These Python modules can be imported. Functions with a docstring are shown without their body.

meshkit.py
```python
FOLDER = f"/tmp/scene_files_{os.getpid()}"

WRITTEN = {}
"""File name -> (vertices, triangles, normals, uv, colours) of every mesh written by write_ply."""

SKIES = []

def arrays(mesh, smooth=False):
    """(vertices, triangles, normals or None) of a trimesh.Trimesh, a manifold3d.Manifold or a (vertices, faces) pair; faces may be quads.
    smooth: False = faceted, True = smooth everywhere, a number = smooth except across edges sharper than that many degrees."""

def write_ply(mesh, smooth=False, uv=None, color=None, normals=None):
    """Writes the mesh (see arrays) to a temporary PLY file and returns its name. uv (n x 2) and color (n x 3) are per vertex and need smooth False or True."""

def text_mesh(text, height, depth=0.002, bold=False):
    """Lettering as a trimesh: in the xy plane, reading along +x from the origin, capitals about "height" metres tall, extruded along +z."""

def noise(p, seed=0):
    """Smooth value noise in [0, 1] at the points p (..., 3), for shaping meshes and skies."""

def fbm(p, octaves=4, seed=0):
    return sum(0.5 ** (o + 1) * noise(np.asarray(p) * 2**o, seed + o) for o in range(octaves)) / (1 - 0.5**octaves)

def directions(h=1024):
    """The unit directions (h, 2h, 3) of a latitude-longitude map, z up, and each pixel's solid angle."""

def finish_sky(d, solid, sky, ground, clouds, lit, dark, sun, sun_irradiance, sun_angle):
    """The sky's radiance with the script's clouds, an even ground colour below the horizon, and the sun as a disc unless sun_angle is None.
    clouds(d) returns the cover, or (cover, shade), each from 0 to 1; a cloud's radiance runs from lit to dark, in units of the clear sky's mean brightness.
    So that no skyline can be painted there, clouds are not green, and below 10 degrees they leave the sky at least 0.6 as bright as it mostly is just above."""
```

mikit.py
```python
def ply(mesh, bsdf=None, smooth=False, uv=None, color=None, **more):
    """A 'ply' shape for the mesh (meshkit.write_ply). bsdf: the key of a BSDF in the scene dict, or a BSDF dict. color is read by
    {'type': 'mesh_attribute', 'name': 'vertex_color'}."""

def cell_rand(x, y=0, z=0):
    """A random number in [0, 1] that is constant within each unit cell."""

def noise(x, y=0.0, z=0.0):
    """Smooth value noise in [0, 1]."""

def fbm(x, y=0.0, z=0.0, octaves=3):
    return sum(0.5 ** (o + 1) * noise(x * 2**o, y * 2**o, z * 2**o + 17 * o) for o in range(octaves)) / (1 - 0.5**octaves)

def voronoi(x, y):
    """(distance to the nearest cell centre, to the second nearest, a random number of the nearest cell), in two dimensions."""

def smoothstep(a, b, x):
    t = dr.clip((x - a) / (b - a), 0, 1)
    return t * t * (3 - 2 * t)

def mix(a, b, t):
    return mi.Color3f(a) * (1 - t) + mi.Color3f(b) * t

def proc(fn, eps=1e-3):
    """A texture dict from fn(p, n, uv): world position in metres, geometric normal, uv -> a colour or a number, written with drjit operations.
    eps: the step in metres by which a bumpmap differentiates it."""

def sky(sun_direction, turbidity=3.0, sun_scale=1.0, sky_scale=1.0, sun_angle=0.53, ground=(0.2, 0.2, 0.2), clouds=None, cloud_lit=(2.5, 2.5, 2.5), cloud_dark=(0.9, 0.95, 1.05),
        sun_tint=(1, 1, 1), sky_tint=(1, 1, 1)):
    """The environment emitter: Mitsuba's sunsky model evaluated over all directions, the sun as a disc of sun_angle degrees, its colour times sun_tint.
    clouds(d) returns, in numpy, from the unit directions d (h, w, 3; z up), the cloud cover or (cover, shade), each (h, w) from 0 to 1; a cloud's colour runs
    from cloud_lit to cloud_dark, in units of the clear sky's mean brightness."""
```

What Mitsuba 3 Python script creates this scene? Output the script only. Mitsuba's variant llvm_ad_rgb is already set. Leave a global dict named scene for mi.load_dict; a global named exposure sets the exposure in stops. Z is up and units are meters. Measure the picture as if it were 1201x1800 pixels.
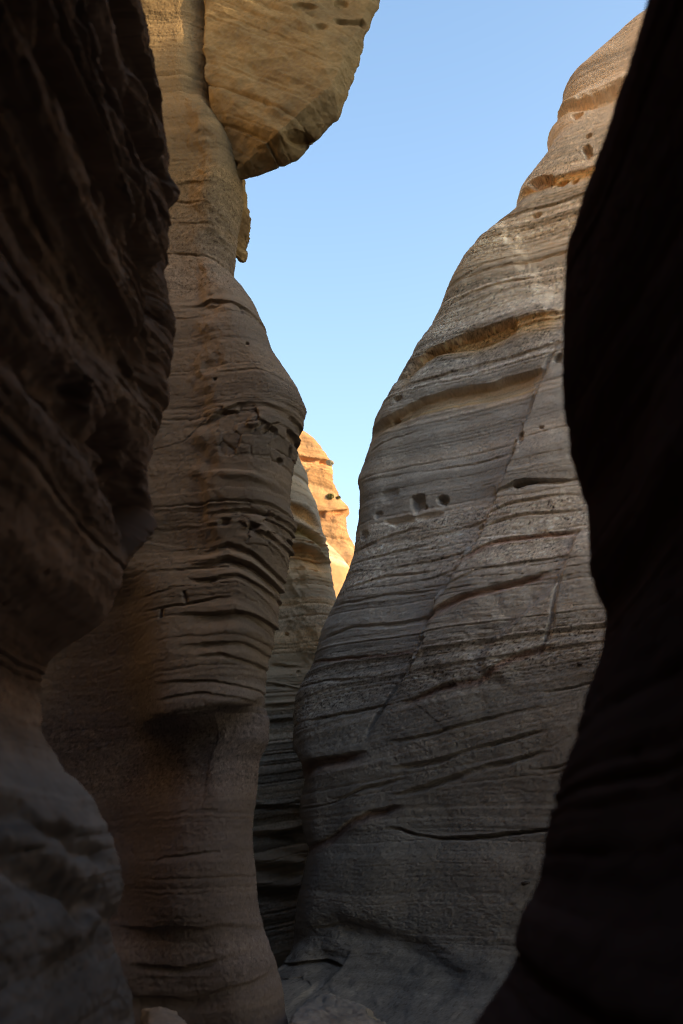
import math
import numpy as np, trimesh, manifold3d, mitsuba as mi, mikit, meshkit
from scipy.ndimage import gaussian_filter1d

# ---------------------------------------------------------------- camera, sky, exposure
scene, labels = {}, {}
T = mi.ScalarTransform4f
PITCH = math.radians(19.3)
scene['camera'] = {'type': 'thinlens', 'fov': 2 * math.degrees(math.atan(600.5 / 1600)), 'fov_axis': 'x',
                   'aperture_radius': 0.0065, 'focus_distance': 11.5, 'near_clip': 0.02, 'far_clip': 3000.0,
                   'to_world': T().look_at([0, 0, 1.7], [0, math.cos(PITCH), 1.7 + math.sin(PITCH)], [0, 0, 1])}
SUN = (0.95, -0.25, 0.34)
scene['sky_light'] = mikit.sky(SUN, turbidity=4, sun_scale=0.52, sun_tint=(1.0, 0.95, 0.85), sky_tint=(1.0, 0.95, 0.93))
exposure = 4.0

# ---------------------------------------------------------------- planes: origin, run direction t, inward direction m, batter
PLANES = {
    'RC': ((-0.52, 11.0, 1.7), (0.857, -0.515, 0), (0.515, 0.857, 0), 0.09),
    'COL': ((-0.586, 6.6, 1.7), (-0.995, 0.0995, 0), (0.0995, 0.995, 0), 0.02),
    'LW': ((-0.70, 3.2, 1.7), (0, -1, 0), (-1, 0, 0), 0.0),
    'LWS': ((-0.70, 3.2, 1.7), (-1, 0, 0), (0, 1, 0), 0.0),
    'RW': ((0.60, 2.0, 1.7), (0, -1, 0), (1, 0, 0), 0.0),
    'RWS': ((0.60, 2.0, 1.7), (1, 0, 0), (0, 1, 0), 0.0),
    'MC': ((-0.4, 13.6, 1.7), (-0.94, -0.342, 0), (-0.342, 0.94, 0), 0.04),
    'FC': ((0.0, 60.0, 1.7), (-0.90, -0.436, 0), (-0.436, 0.90, 0), 0.05),
    'PS': ((0.0, 46.0, 1.7), (-0.90, -0.436, 0), (-0.436, 0.90, 0), 0.15),
}

# ---------------------------------------------------------------- noise and small maths
_r = np.random.RandomState(7)
LAT = _r.rand(8, 512, 512).astype(np.float32)

def n2(x, y, k=0):
    L = LAT[k % 8]
    x = np.asarray(x, np.float32) + 37.3 * (k // 8) + 101; y = np.asarray(y, np.float32) + 53.7 * (k // 8) + 77
    i = np.floor(x).astype(np.int32); j = np.floor(y).astype(np.int32)
    u = x - i; v = y - j
    u = u * u * (3 - 2 * u); v = v * v * (3 - 2 * v)
    i0, i1, j0, j1 = i & 511, (i + 1) & 511, j & 511, (j + 1) & 511
    a = L[i0, j0]; b = L[i1, j0]; c = L[i0, j1]; d = L[i1, j1]
    return (a + (b - a) * u) * (1 - v) + (c + (d - c) * u) * v

def fb(x, y, k=0, o=4):
    return sum(0.5 ** (q + 1) * n2(x * 2 ** q, y * 2 ** q, k + q) for q in range(o)) / (1 - 0.5 ** o)

def ss(a, b, x):
    t = np.clip((x - a) / (b - a), 0, 1)
    return t * t * (3 - 2 * t)

def mixc(a, b, t):
    return a + (np.asarray(b, np.float32) - a) * t[..., None]

# ---------------------------------------------------------------- a cliff: a closed loft of plan loops, front face dense
class Loft:
    """Rows are levels z, columns run: back flank, rounded nose, front face, closing sides. Coordinates S along the front from the plane's
    origin, Z height; the nose stands at S = ns(z), pushed inwards by wn(z)."""
    def __init__(s, plane, zs, nose, push, Ra, Rd, s_end, back, cell, ncell=None, far_from=None, back_n=26, flank_lean=0.12, near_push=None, edge=0.0, side=False):
        O, t, m, bat = [np.array(v, float) for v in PLANES[plane]]
        s.t, s.m, s.Rd, s.hold, s.wc = t, m, Rd, (2.5 if side else 1.1) * Ra, Ra if side else 0.0
        zs = np.asarray(zs, float); nz = len(zs)
        def prof(pts, sm):
            a = np.array(sorted([(q[1], q[0]) for q in pts]))
            v = np.interp(zs, a[:, 0], a[:, 1])
            return gaussian_filter1d(v, sm, mode='nearest') if sm else v
        ns = prof(nose, 2.0) if nose else np.zeros(nz)
        nsm = prof(nose, 14.0) if nose else np.zeros(nz)
        ns += edge; nsm += edge
        wn = prof(push, 2.0) if push else np.zeros(nz)
        wsm = prof(near_push or push, 30.0) if push else np.zeros(nz)
        ncell = ncell or cell
        na = max(8, int(1.3 * (Ra + Rd) / ncell))
        end = far_from if far_from is not None else s_end
        nf = max(8, int((end - np.median(ns) - Ra) / cell))
        bw = Rd + (back - Rd) * np.linspace(1, 0, back_n + 1)[:-1] ** 3.0
        phi = np.linspace(0, math.pi / 2, na)
        a, w, arc, f = [], [], [], []
        for q in bw: a.append(flank_lean * (q - Rd)); w.append(q); arc.append(-(q - Rd))
        for q in phi: a.append(Ra * (1 - math.cos(q))); w.append(Rd * (1 - math.sin(q))); arc.append(q * (Ra + Rd) / 2)
        a, w, arc = map(np.array, (a, w, arc))
        la = arc[-1]
        A = np.tile(a, (nz, 1)); W = np.tile(w, (nz, 1)); ARC = np.tile(arc, (nz, 1))
        fr = np.linspace(0, 1, nf + 1)[1:]
        L = (end - ns - Ra)[:, None]
        L = np.maximum(L, 0.3)
        Af = Ra + L * fr[None]; A = np.hstack([A, Af]); W = np.hstack([W, np.zeros_like(Af)]); ARC = np.hstack([ARC, la + Af - Ra])
        if far_from is not None:
            fr = np.linspace(0, 1, 25)[1:] ** 1.5
            Ag = (far_from - ns)[:, None] + (s_end - far_from) * fr[None]
            A = np.hstack([A, Ag]); W = np.hstack([W, np.zeros_like(Ag)]); ARC = np.hstack([ARC, la + Ag - Ra])
        s.nfront = A.shape[1]
        cl = np.linspace(0, 1, 5)[1:] * back
        A = np.hstack([A, np.tile(A[:, -1:], (1, 4))]); W = np.hstack([W, np.tile(cl, (nz, 1))]); ARC = np.hstack([ARC, np.tile(ARC[:, -1:], (1, 4))])
        s.S = ns[:, None] + ARC - la + Ra
        s.Sp = ns[:, None] + A
        s.Z = np.tile(zs[:, None], (1, A.shape[1]))
        fade = ss(0.2, 1.6, A)
        WN = wn[:, None] * (1 - fade) + wsm[:, None] * fade
        ns2 = ns[:, None] + (nsm - ns)[:, None] * 0
        h = s.Z - O[2]
        s.P = np.array([O[0], O[1], 0.0]) + t * (ns2 + A)[..., None] + m * (W + WN + bat * h)[..., None] + np.array([0, 0, 1.0]) * s.Z[..., None]
        Ps = np.array([O[0], O[1], 0.0]) + t * (nsm[:, None] + A)[..., None] + m * (W + wsm[:, None] + bat * h)[..., None] + np.array([0, 0, 1.0]) * s.Z[..., None]
        du = np.roll(Ps, -1, 1) - np.roll(Ps, 1, 1); dv = np.gradient(Ps, axis=0)
        n = np.cross(du, dv); n /= np.linalg.norm(n, axis=2, keepdims=True) + 1e-12
        k = s.nfront // 2 + na // 2
        if (n[nz // 2, k] @ -m) < 0: n = -n; s.flip = True
        else: s.flip = False
        s.N = n
        s.D = np.zeros_like(s.S); s.tint = {}
        s.w0 = W; s.A = A
        ok = np.ones(A.shape[1]); ok[s.nfront:] = 0.15
        s.ok = ok

    def near(s, pts, pad):
        p = np.array([q[:2] for q in pts]); lo, hi = p.min(0) - pad, p.max(0) + pad
        zs = s.Z[:, 0]; r = np.nonzero((zs > lo[1]) & (zs < hi[1]))[0]
        if len(r) == 0: return None
        R = slice(r[0], r[-1] + 1)
        c = np.nonzero(((s.Sp[R] > lo[0]) & (s.Sp[R] < hi[0])).any(0))[0]
        if len(c) == 0: return None
        return R, slice(c[0], c[-1] + 1)

    def line_z(s, pts, S):
        a = np.array(sorted([tuple(q[:2]) for q in pts]))
        return np.interp(S, a[:, 0], a[:, 1]), a[0, 0], a[-1, 0]

    def ledge(s, pts, w, d, soft=0.12, tint=None, lip=0.35, wob=0.04, end=0.2, seed=0, broken=True, h0=.35):
        """A bed edge: proud lip above, undercut just below, fading down over w metres."""
        v = s.near(pts, 2 * w + 0.4)
        if v is None: return
        S, Z = s.Sp[v], s.Z[v]
        z, a, b = s.line_z(pts, S)
        z = z + wob * w * 4 * (fb(S * 3.1, S * 0 + seed, seed, 3) - 0.5) + 0.018 * (fb(S * 11, Z * 3 + seed, seed + 2, 2) - 0.5)
        e = ss(a - end, a + end, S) * (1 - ss(b - end, b + end, S))
        ww = w * (0.6 + 0.8 * n2(S * 1.7, S * 0 + seed * 3.3, seed + 1))
        u = (z - Z) / ww
        f = ss(-soft, soft, u) * (1 - ss(h0, 1.1, u))
        brk = 1.0 if not broken else 0.35 + 0.65 * ss(0.25, 0.5, n2(S * 2.2, S * 0 + seed * 7.7, seed + 5))
        s.D[v] -= d * f * e * brk
        s.D[v] += d * lip * np.exp(-((u + 0.35) / 0.3) ** 2) * e
        if tint:
            f2 = ss(-soft, soft, u) * (1 - ss(0.55, 1.5, u)) * e
            s.tint.setdefault(tint, np.zeros_like(s.D, dtype=np.float32))[v] += f2.astype(np.float32)

    def dist(s, pts, v):
        S, Z = s.Sp[v], s.Z[v]
        best = np.full(S.shape, 1e9); side = np.zeros(S.shape); along = np.zeros(S.shape)
        tot = 0.0
        p = [np.array(q[:2], float) for q in pts]
        ln = [np.linalg.norm(b - a) for a, b in zip(p, p[1:])]
        for a, b, l in zip(p, p[1:], ln):
            d = (b - a) / l
            x, y = S - a[0], Z - a[1]
            k = np.clip(x * d[0] + y * d[1], 0, l)
            q = np.hypot(x - k * d[0], y - k * d[1])
            sd = x * d[1] - y * d[0]
            m = q < best
            best = np.where(m, q, best); side = np.where(m, np.sign(sd) * q, side); along = np.where(m, tot + k, along)
            tot += l
        return best, side, along / tot

    def crack(s, pts, w, d, wob=0.5, seed=0):
        v = s.near(pts, 4 * w + 0.05)
        if v is None: return
        q, sd, al = s.dist(pts, v)
        S, Z = s.Sp[v], s.Z[v]
        sd = sd + wob * w * 2 * (fb(S * 9, Z * 9, seed, 3) - 0.5)
        f = np.exp(-(sd / w) ** 2) * (q < 4 * w) * ss(0, 0.06, al) * (1 - ss(0.94, 1, al))
        s.D[v] -= d * f * (0.6 + 0.8 * n2(S * 4, Z * 4, seed + 2))

    def step(s, pts, w, h, reach, wob=1.0, seed=0, ends=0.08):
        """The side to the right of the polyline (walking along it, S to the right, Z up) stands proud by h, fading over reach."""
        v = s.near(pts, reach + 0.1)
        if v is None: return
        q, sd, al = s.dist(pts, v)
        S, Z = s.Sp[v], s.Z[v]
        sd = sd + wob * w * 2 * (fb(S * 6, Z * 6, seed, 3) - 0.5)
        e = ss(0, ends, al) * (1 - ss(1 - ends, 1, al)) if ends else 1
        s.D[v] += h * ss(-w, w, sd) * (1 - ss(0.25 * reach, reach, sd)) * e * (np.abs(q - np.abs(sd)) < reach)

    def pit(s, pits, d=0.1, seed=0):
        for k, q in enumerate(pits):
            c0, z0, rs, rz = q[:4]; dd = q[4] if len(q) > 4 else d
            v = s.near([(c0, z0)], 2.2 * max(rs, rz))
            if v is None: continue
            S, Z = s.Sp[v], s.Z[v]
            x = (S - c0) / rs; y = (Z - z0) / rz
            y = np.where(y > 0, y * 1.25, y * 0.85)
            r = np.hypot(x, y) * 0.6 + np.maximum(np.abs(x + 0.4 * y), np.abs(y)) * 0.4 + 1.1 * (fb(S * 0.9 / rs, Z * 0.9 / rs + k * 3.7, seed + k, 3) - 0.5)
            s.D[v] -= dd * (1 - ss(0.45, 1.1, r))

    def relief(s, levels, sm=2, zoff=None):
        """Broad shape of the face: depth profiles along S at several heights, blended between them. levels: [([(S, Z), ...], [depth, ...]), ...]"""
        lv = sorted([(np.mean([q[1] for q in p]), p, d) for p, d in levels], key=lambda a: a[0])
        zz = np.array([a[0] for a in lv]); zr = s.Z[:, 0]
        prof = []
        for _, p, d in lv:
            o = np.argsort([q[0] for q in p]); prof.append((np.array([p[k][0] for k in o]), np.array([d[k] for k in o])))
        out = np.zeros_like(s.D)
        G = [np.interp(s.Sp, a, b) for a, b in prof]
        Zq = s.Z - (0 if zoff is None else np.interp(s.Sp, *zip(*sorted(zoff)))) + 0.07 * (fb(s.S * 2.5, s.Z * 0.7, 19, 3) - 0.5)
        for k in range(len(zz) - 1):
            t = ss(zz[k], zz[k + 1], Zq)
            out += np.where((Zq >= zz[k]) & (Zq < zz[k + 1]), G[k] * (1 - t) + G[k + 1] * t, 0)
        s.D += gaussian_filter1d(gaussian_filter1d(out, sm, axis=0), 3 * sm, axis=1)

    def strata(s, seed, amp=1.0, dip=0.0, freq=1.0, lam=1.0, lump=1.0, grain=1.0, warp=0.10, groove=1.0, massive=None, jag=1.0):
        """Bedding: two scales of layers with their own hardness, notched along their joints, over broad swells and fine grain."""
        S, Z = s.S, s.Z
        dp = dip(S, Z) if callable(dip) else dip * S
        b = Z + dp + warp * (fb(S * 0.45, Z * 0.5, seed, 3) - 0.5) * 2 + 0.03 * (n2(S * 2.3, Z * 1.6, seed + 3) - 0.5) + 0.010 * jag * (fb(S * 9, Z * 5, seed + 4, 3) - 0.5)
        b = b * freq
        s.b = b
        r = np.random.RandomState(seed)
        la = 0.45 + 0.55 * ss(0.38, 0.62, n2(b * 0.9, S * 0.10, seed + 1))
        if massive is not None: la = la * massive(S, Z)
        s.la = la
        D = amp * 0.07 * ss(0.3, 0.7, n2(b * 1.6, S * 0.16, seed + 2))
        s.tone = np.zeros(S.shape, np.float32)
        for q, (mean, hard, notch, nw, sl) in enumerate(((0.26, 0.040, 0.040, 0.014, 0.10), (0.085, 0.030, 0.042, 0.009, 0.16), (0.036, 0.011, 0.018, 0.006, 0.3))):
            th = mean * np.clip(r.lognormal(-0.15, 0.6, 3000), 0.25, 3.0)
            B = -8 + np.cumsum(th)
            k = np.clip(np.searchsorted(B, b) - 1, 0, 2998)
            lo, hi = B[k], B[k + 1]
            u = (b - lo) / (hi - lo)
            H = r.rand(3000)[k] * 0.6 + 0.8 * (n2(S * sl, k * 3.37, seed + 7 + q) - 0.3)
            dn = (b - lo); dn2 = (hi - b)
            st = r.rand(3000) ** 2.0
            nt = st[k] * np.exp(-(dn / nw) ** 2) + st[k + 1] * np.exp(-(dn2 / (0.5 * nw)) ** 2)
            lat = ss(0.35, 0.65, n2(S * sl * 1.5, k * 5.11, seed + 17 + q))
            e = np.minimum(1, 4 * np.minimum(u, 1 - u) + 0.25)
            D = D + amp * la * lam * (hard * (H - 0.5) * e * (1.1 - 0.3 * u) - notch * groove * nt * (0.35 + 0.65 * lat))
            s.tone += (r.rand(3000).astype(np.float32)[k] - 0.5) * (0.5, 0.45, 0.35)[q]
        D = D + lump * (0.14 * (fb(S * 0.8, Z * 0.7, seed + 13, 3) - 0.5) + 0.028 * (fb(S * 3.2, Z * 4.0, seed + 14, 3) - 0.5))
        D = D + grain * (0.005 * (fb(S * 16, Z * 40, seed + 15, 2) - 0.5) + 0.005 * (n2(S * 75, Z * 90, seed + 16) - 0.5) - 0.003 * ss(0.78, 0.9, n2(S * 48, Z * 54, seed + 18)))
        s.D = s.D + D

    def blocks(s, pts, w, h, d, gap, seed=0):
        """A patch of jointed blocks: stepped relief with open joints (a brick-like lattice, jittered), inside the bounding box of pts."""
        v = s.near(pts, 0.1)
        if v is None: return
        S, Z = s.Sp[v], s.Z[v]
        p = np.array([q[:2] for q in pts]); lo, hi = p.min(0), p.max(0)
        e = ss(lo[0] - .08, lo[0] + .08, S) * (1 - ss(hi[0] - .08, hi[0] + .08, S)) * ss(lo[1] - .08, lo[1] + .08, Z) * (1 - ss(hi[1] - .04, hi[1] + .04, Z))
        x = S / w + 0.5 * (fb(S * 5, Z * 5, seed, 3) - 0.5); y = Z / h + 0.7 * (fb(S * 4, Z * 6, seed + 1, 3) - 0.5)
        f1 = np.full(S.shape, 9.0); f2 = np.full(S.shape, 9.0); id_ = np.zeros(S.shape)
        ix, iy = np.floor(x), np.floor(y)
        for a in (-1, 0, 1):
            for c in (-1, 0, 1):
                cx, cy = ix + a, iy + c
                px = cx + 0.5 + 0.7 * (LAT[0][cx.astype(int) & 511, cy.astype(int) & 511] - 0.5); py = cy + 0.5 + 0.7 * (LAT[1][cx.astype(int) & 511, cy.astype(int) & 511] - 0.5)
                q = np.maximum(np.abs(x - px), np.abs(y - py)) * 0.6 + np.hypot(x - px, y - py) * 0.4
                f2 = np.where(q < f1, f1, np.minimum(f2, q)); id_ = np.where(q < f1, LAT[2][cx.astype(int) & 511, cy.astype(int) & 511], id_); f1 = np.minimum(f1, q)
        keep = ss(0.3, 0.6, n2(S * 6, Z * 6, seed + 5))
        s.D[v] += e * (d * (id_ - 0.5) * 2 - gap * (1 - ss(0.0, 0.16, f2 - f1)) * keep)

    def build(s, sag=0.35, top=True, push_out=None):
        D = s.D
        k = s.A[0] < 0.6; k[s.nfront:] = False
        wt = np.exp(-((s.A[0, k] - s.wc) / 0.12) ** 2 - (np.maximum(s.w0[0, k] - s.Rd, 0) / 0.3) ** 2)
        base = gaussian_filter1d((D[:, k] * wt).sum(1) / wt.sum(), 5, mode='nearest')
        D = (D - base[:, None] * np.exp(-(np.maximum(s.A, 0) / s.hold) ** 2)) * s.ok
        P = s.P + s.N * D[..., None]
        P[..., 2] -= sag * np.clip(D - gauss2(D, 25), 0, 0.4)
        nz, nc = D.shape
        s.F_P = P
        V = P.reshape(-1, 3)
        i = np.arange(nz - 1)[:, None] * nc; j = np.arange(nc)[None]; k = (j + 1) % nc
        q = np.stack([i + j, i + k, i + nc + k, i + nc + j], -1).reshape(-1, 4)
        if s.flip: q = q[:, ::-1]
        F = np.vstack([q[:, [0, 1, 2]], q[:, [0, 2, 3]]])
        c = len(V)
        V = np.vstack([V, P[-1].mean(0), P[0].mean(0)])
        a = (nz - 1) * nc + np.arange(nc); a2 = (nz - 1) * nc + (np.arange(nc) + 1) % nc
        top_f = np.stack([a, a2, np.full(nc, c)], 1); b0 = np.arange(nc); b1 = (b0 + 1) % nc
        bot_f = np.stack([b1, b0, np.full(nc, c + 1)], 1)
        if s.flip: top_f = top_f[:, ::-1]; bot_f = bot_f[:, ::-1]
        F = np.vstack([F, top_f, bot_f])
        return V, F

def gauss2(D, sg):
    return gaussian_filter1d(D, sg, axis=0, mode='nearest')

def rows(*segs):
    """(z0, z1, spacing) segments to one list of levels."""
    out = []
    for a, b, d in segs: out += list(np.arange(a, b, d))
    return np.array(out + [segs[-1][1]])

def palette(L, seed, cols, spread=1.0, speck=0.16, tints=None, band=1.0, calm=None):
    """Rock colour per vertex: beds of alternating tone, blotches and pumice grains. cols: base, second, third."""
    S, Z, b = L.S, L.Z, L.b
    c = np.ones(S.shape + (3,), np.float32) * np.asarray(cols[0], np.float32)
    c = mixc(c, cols[1], ss(0.35, 0.75, n2(b * 1.3, S * 0.1, seed + 21)) * spread)
    c = mixc(c, cols[2], ss(0.52, 0.75, n2(b * 5.3, S * 0.25, seed + 22)) * 0.7 * spread)
    for t, col in (tints or {}).items():
        if t in L.tint: c = mixc(c, col, np.clip(L.tint[t], 0, 1) * 0.9)
    v = 1 + band * (0.85 * L.tone * (0.35 + 0.65 * L.la) + 0.14 * (n2(b * 26, S * 1.1, seed + 24) - 0.5))
    v = v * (1 + 0.35 * (fb(S * 2.1, Z * 2.4, seed + 25, 4) - 0.5))
    g = n2(S * 42, Z * 48, seed + 26)
    speck = speck * (0.3 + 1.3 * ss(0.3, 0.7, n2(b * 2.2, S * 0.08, seed + 29)))
    if calm: speck = speck * (0.35 + 0.65 * ss(0.7, 1.5, Z))
    v = v * (1 + speck * (ss(0.68, 0.85, g) - ss(0.68, 0.85, n2(S * 70, Z * 72, seed + 27)) * 1.2) + speck * 1.4 * (np.random.RandomState(seed).rand(*S.shape).astype(np.float32) - 0.5))
    return np.clip(c * v[..., None], 0.01, 0.85)

def put(key, VF, color=None, bsdf='rock', **lab):
    V, F = VF
    if color is not None:
        color = color.reshape(-1, 3)
        if len(color) < len(V): color = np.vstack([color, np.repeat(color[-1:], len(V) - len(color), 0)])
    scene[key] = mikit.ply(trimesh.Trimesh(V, F, process=False), bsdf, smooth=True, color=color)
    if lab: labels[key] = lab

def put_parts(key, L, color, parts, lab, **bk):
    """Splits a cliff along lines of its own surface into named parts. parts: [(name, fn(S, Z) -> bool, part label or None)]; the first that holds wins."""
    V, F = L.build(**bk)
    n = L.S.size
    owner = np.full(len(V), len(parts) - 1)
    for q in range(len(parts) - 1, -1, -1):
        m = np.nonzero(parts[q][1](L.Sp, L.Z).ravel())[0]; owner[m] = q
    owner[n] = owner[n - 1]; owner[n + 1] = owner[0]
    fo = owner[F].min(1)
    color = np.vstack([color.reshape(-1, 3), color.reshape(-1, 3)[-2:]])
    t = trimesh.Trimesh(V, F, process=False); N = np.zeros_like(V); fn = np.cross(V[F[:, 1]] - V[F[:, 0]], V[F[:, 2]] - V[F[:, 0]])
    for c in range(3):
        for a in range(3): N[:, a] += np.bincount(F[:, c], fn[:, a], len(V))
    N /= np.linalg.norm(N, axis=1, keepdims=True) + 1e-20
    for q, (name, _, plab) in enumerate(parts):
        f = F[fo == q]; used = np.unique(f); m = np.zeros(len(V), int); m[used] = np.arange(len(used))
        path = meshkit.write_ply((V[used], m[f]), False, None, color[used], normals=N[used])
        scene[key + '__' + name] = {'type': 'ply', 'filename': path, 'face_normals': False, 'bsdf': {'type': 'ref', 'id': 'rock'}}
        if plab: labels[key + '__' + name] = {'label': plab}
    labels[key] = lab

def above(L, pts):
    a = np.array(sorted([tuple(q[:2]) for q in pts]))
    return lambda S, Z: Z > np.interp(S, a[:, 0], a[:, 1])

scene['rock'] = {'type': 'twosided', 'b': {'type': 'diffuse', 'reflectance': {'type': 'mesh_attribute', 'name': 'vertex_color'}}}

# ================================================================ right cliff
Zr = rows((-0.4, 1.0, 0.0065), (1.0, 13.2, 0.0105), (13.2, 15.6, 0.12))
RC = Loft('RC', Zr, [(6.746,12.746),(5.692,12.509),(4.972,12.213),(4.480,12.026),(3.976,11.723),(3.720,11.565),(3.679,11.265),(3.723,11.051),(3.538,11.002),(3.458,10.834),(3.500,10.565),(3.364,10.368),(3.183,10.212),(3.024,10.045),(2.963,9.904),(2.949,9.742),(2.800,9.582),(2.594,9.464),(2.344,9.285),(2.134,9.079),(1.940,8.771),(1.798,8.401),(1.631,8.135),(1.414,7.895),(1.275,7.596),(1.066,7.363),(0.845,7.011),(0.787,6.699),(0.690,6.342),(0.623,6.108),(0.668,5.855),(0.655,5.577),(0.616,5.348),(0.603,5.080),(0.516,4.827),(0.443,4.650),(0.368,4.511),(0.258,4.266),(0.163,4.059),(0.105,3.813),(0.059,3.640),(-0.098,3.407),(-0.187,3.171),(-0.209,3.035),(-0.164,2.896),(-0.142,2.628),(0.003,2.426),(0.063,2.264),(-0.001,2.075),(0.014,1.887),(0.102,1.641),(0.176,1.479),(0.124,1.253),(0.054,0.989),(0.042,0.675),(0.108,0.318),(0.145,0.132),(0.110,-0.162),(0.086,-0.728)],
          None, 0.55, 0.7, 32.0, 16.0, 0.0105, far_from=5.4, flank_lean=0.05, edge=-0.26)
def rc_dip(S, Z):
    return -0.17 * S * np.exp(-((Z - 2.9) / 0.75) ** 2) + 0.05 * S * ss(8, 10, Z)
RC.strata(1, amp=0.8, lam=1.25, groove=1.0, lump=0.8, grain=1.3, dip=rc_dip, warp=0.08, massive=lambda S, Z: 1 - 0.75 * (1 - ss(1.2, 1.6, Z)))
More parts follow.
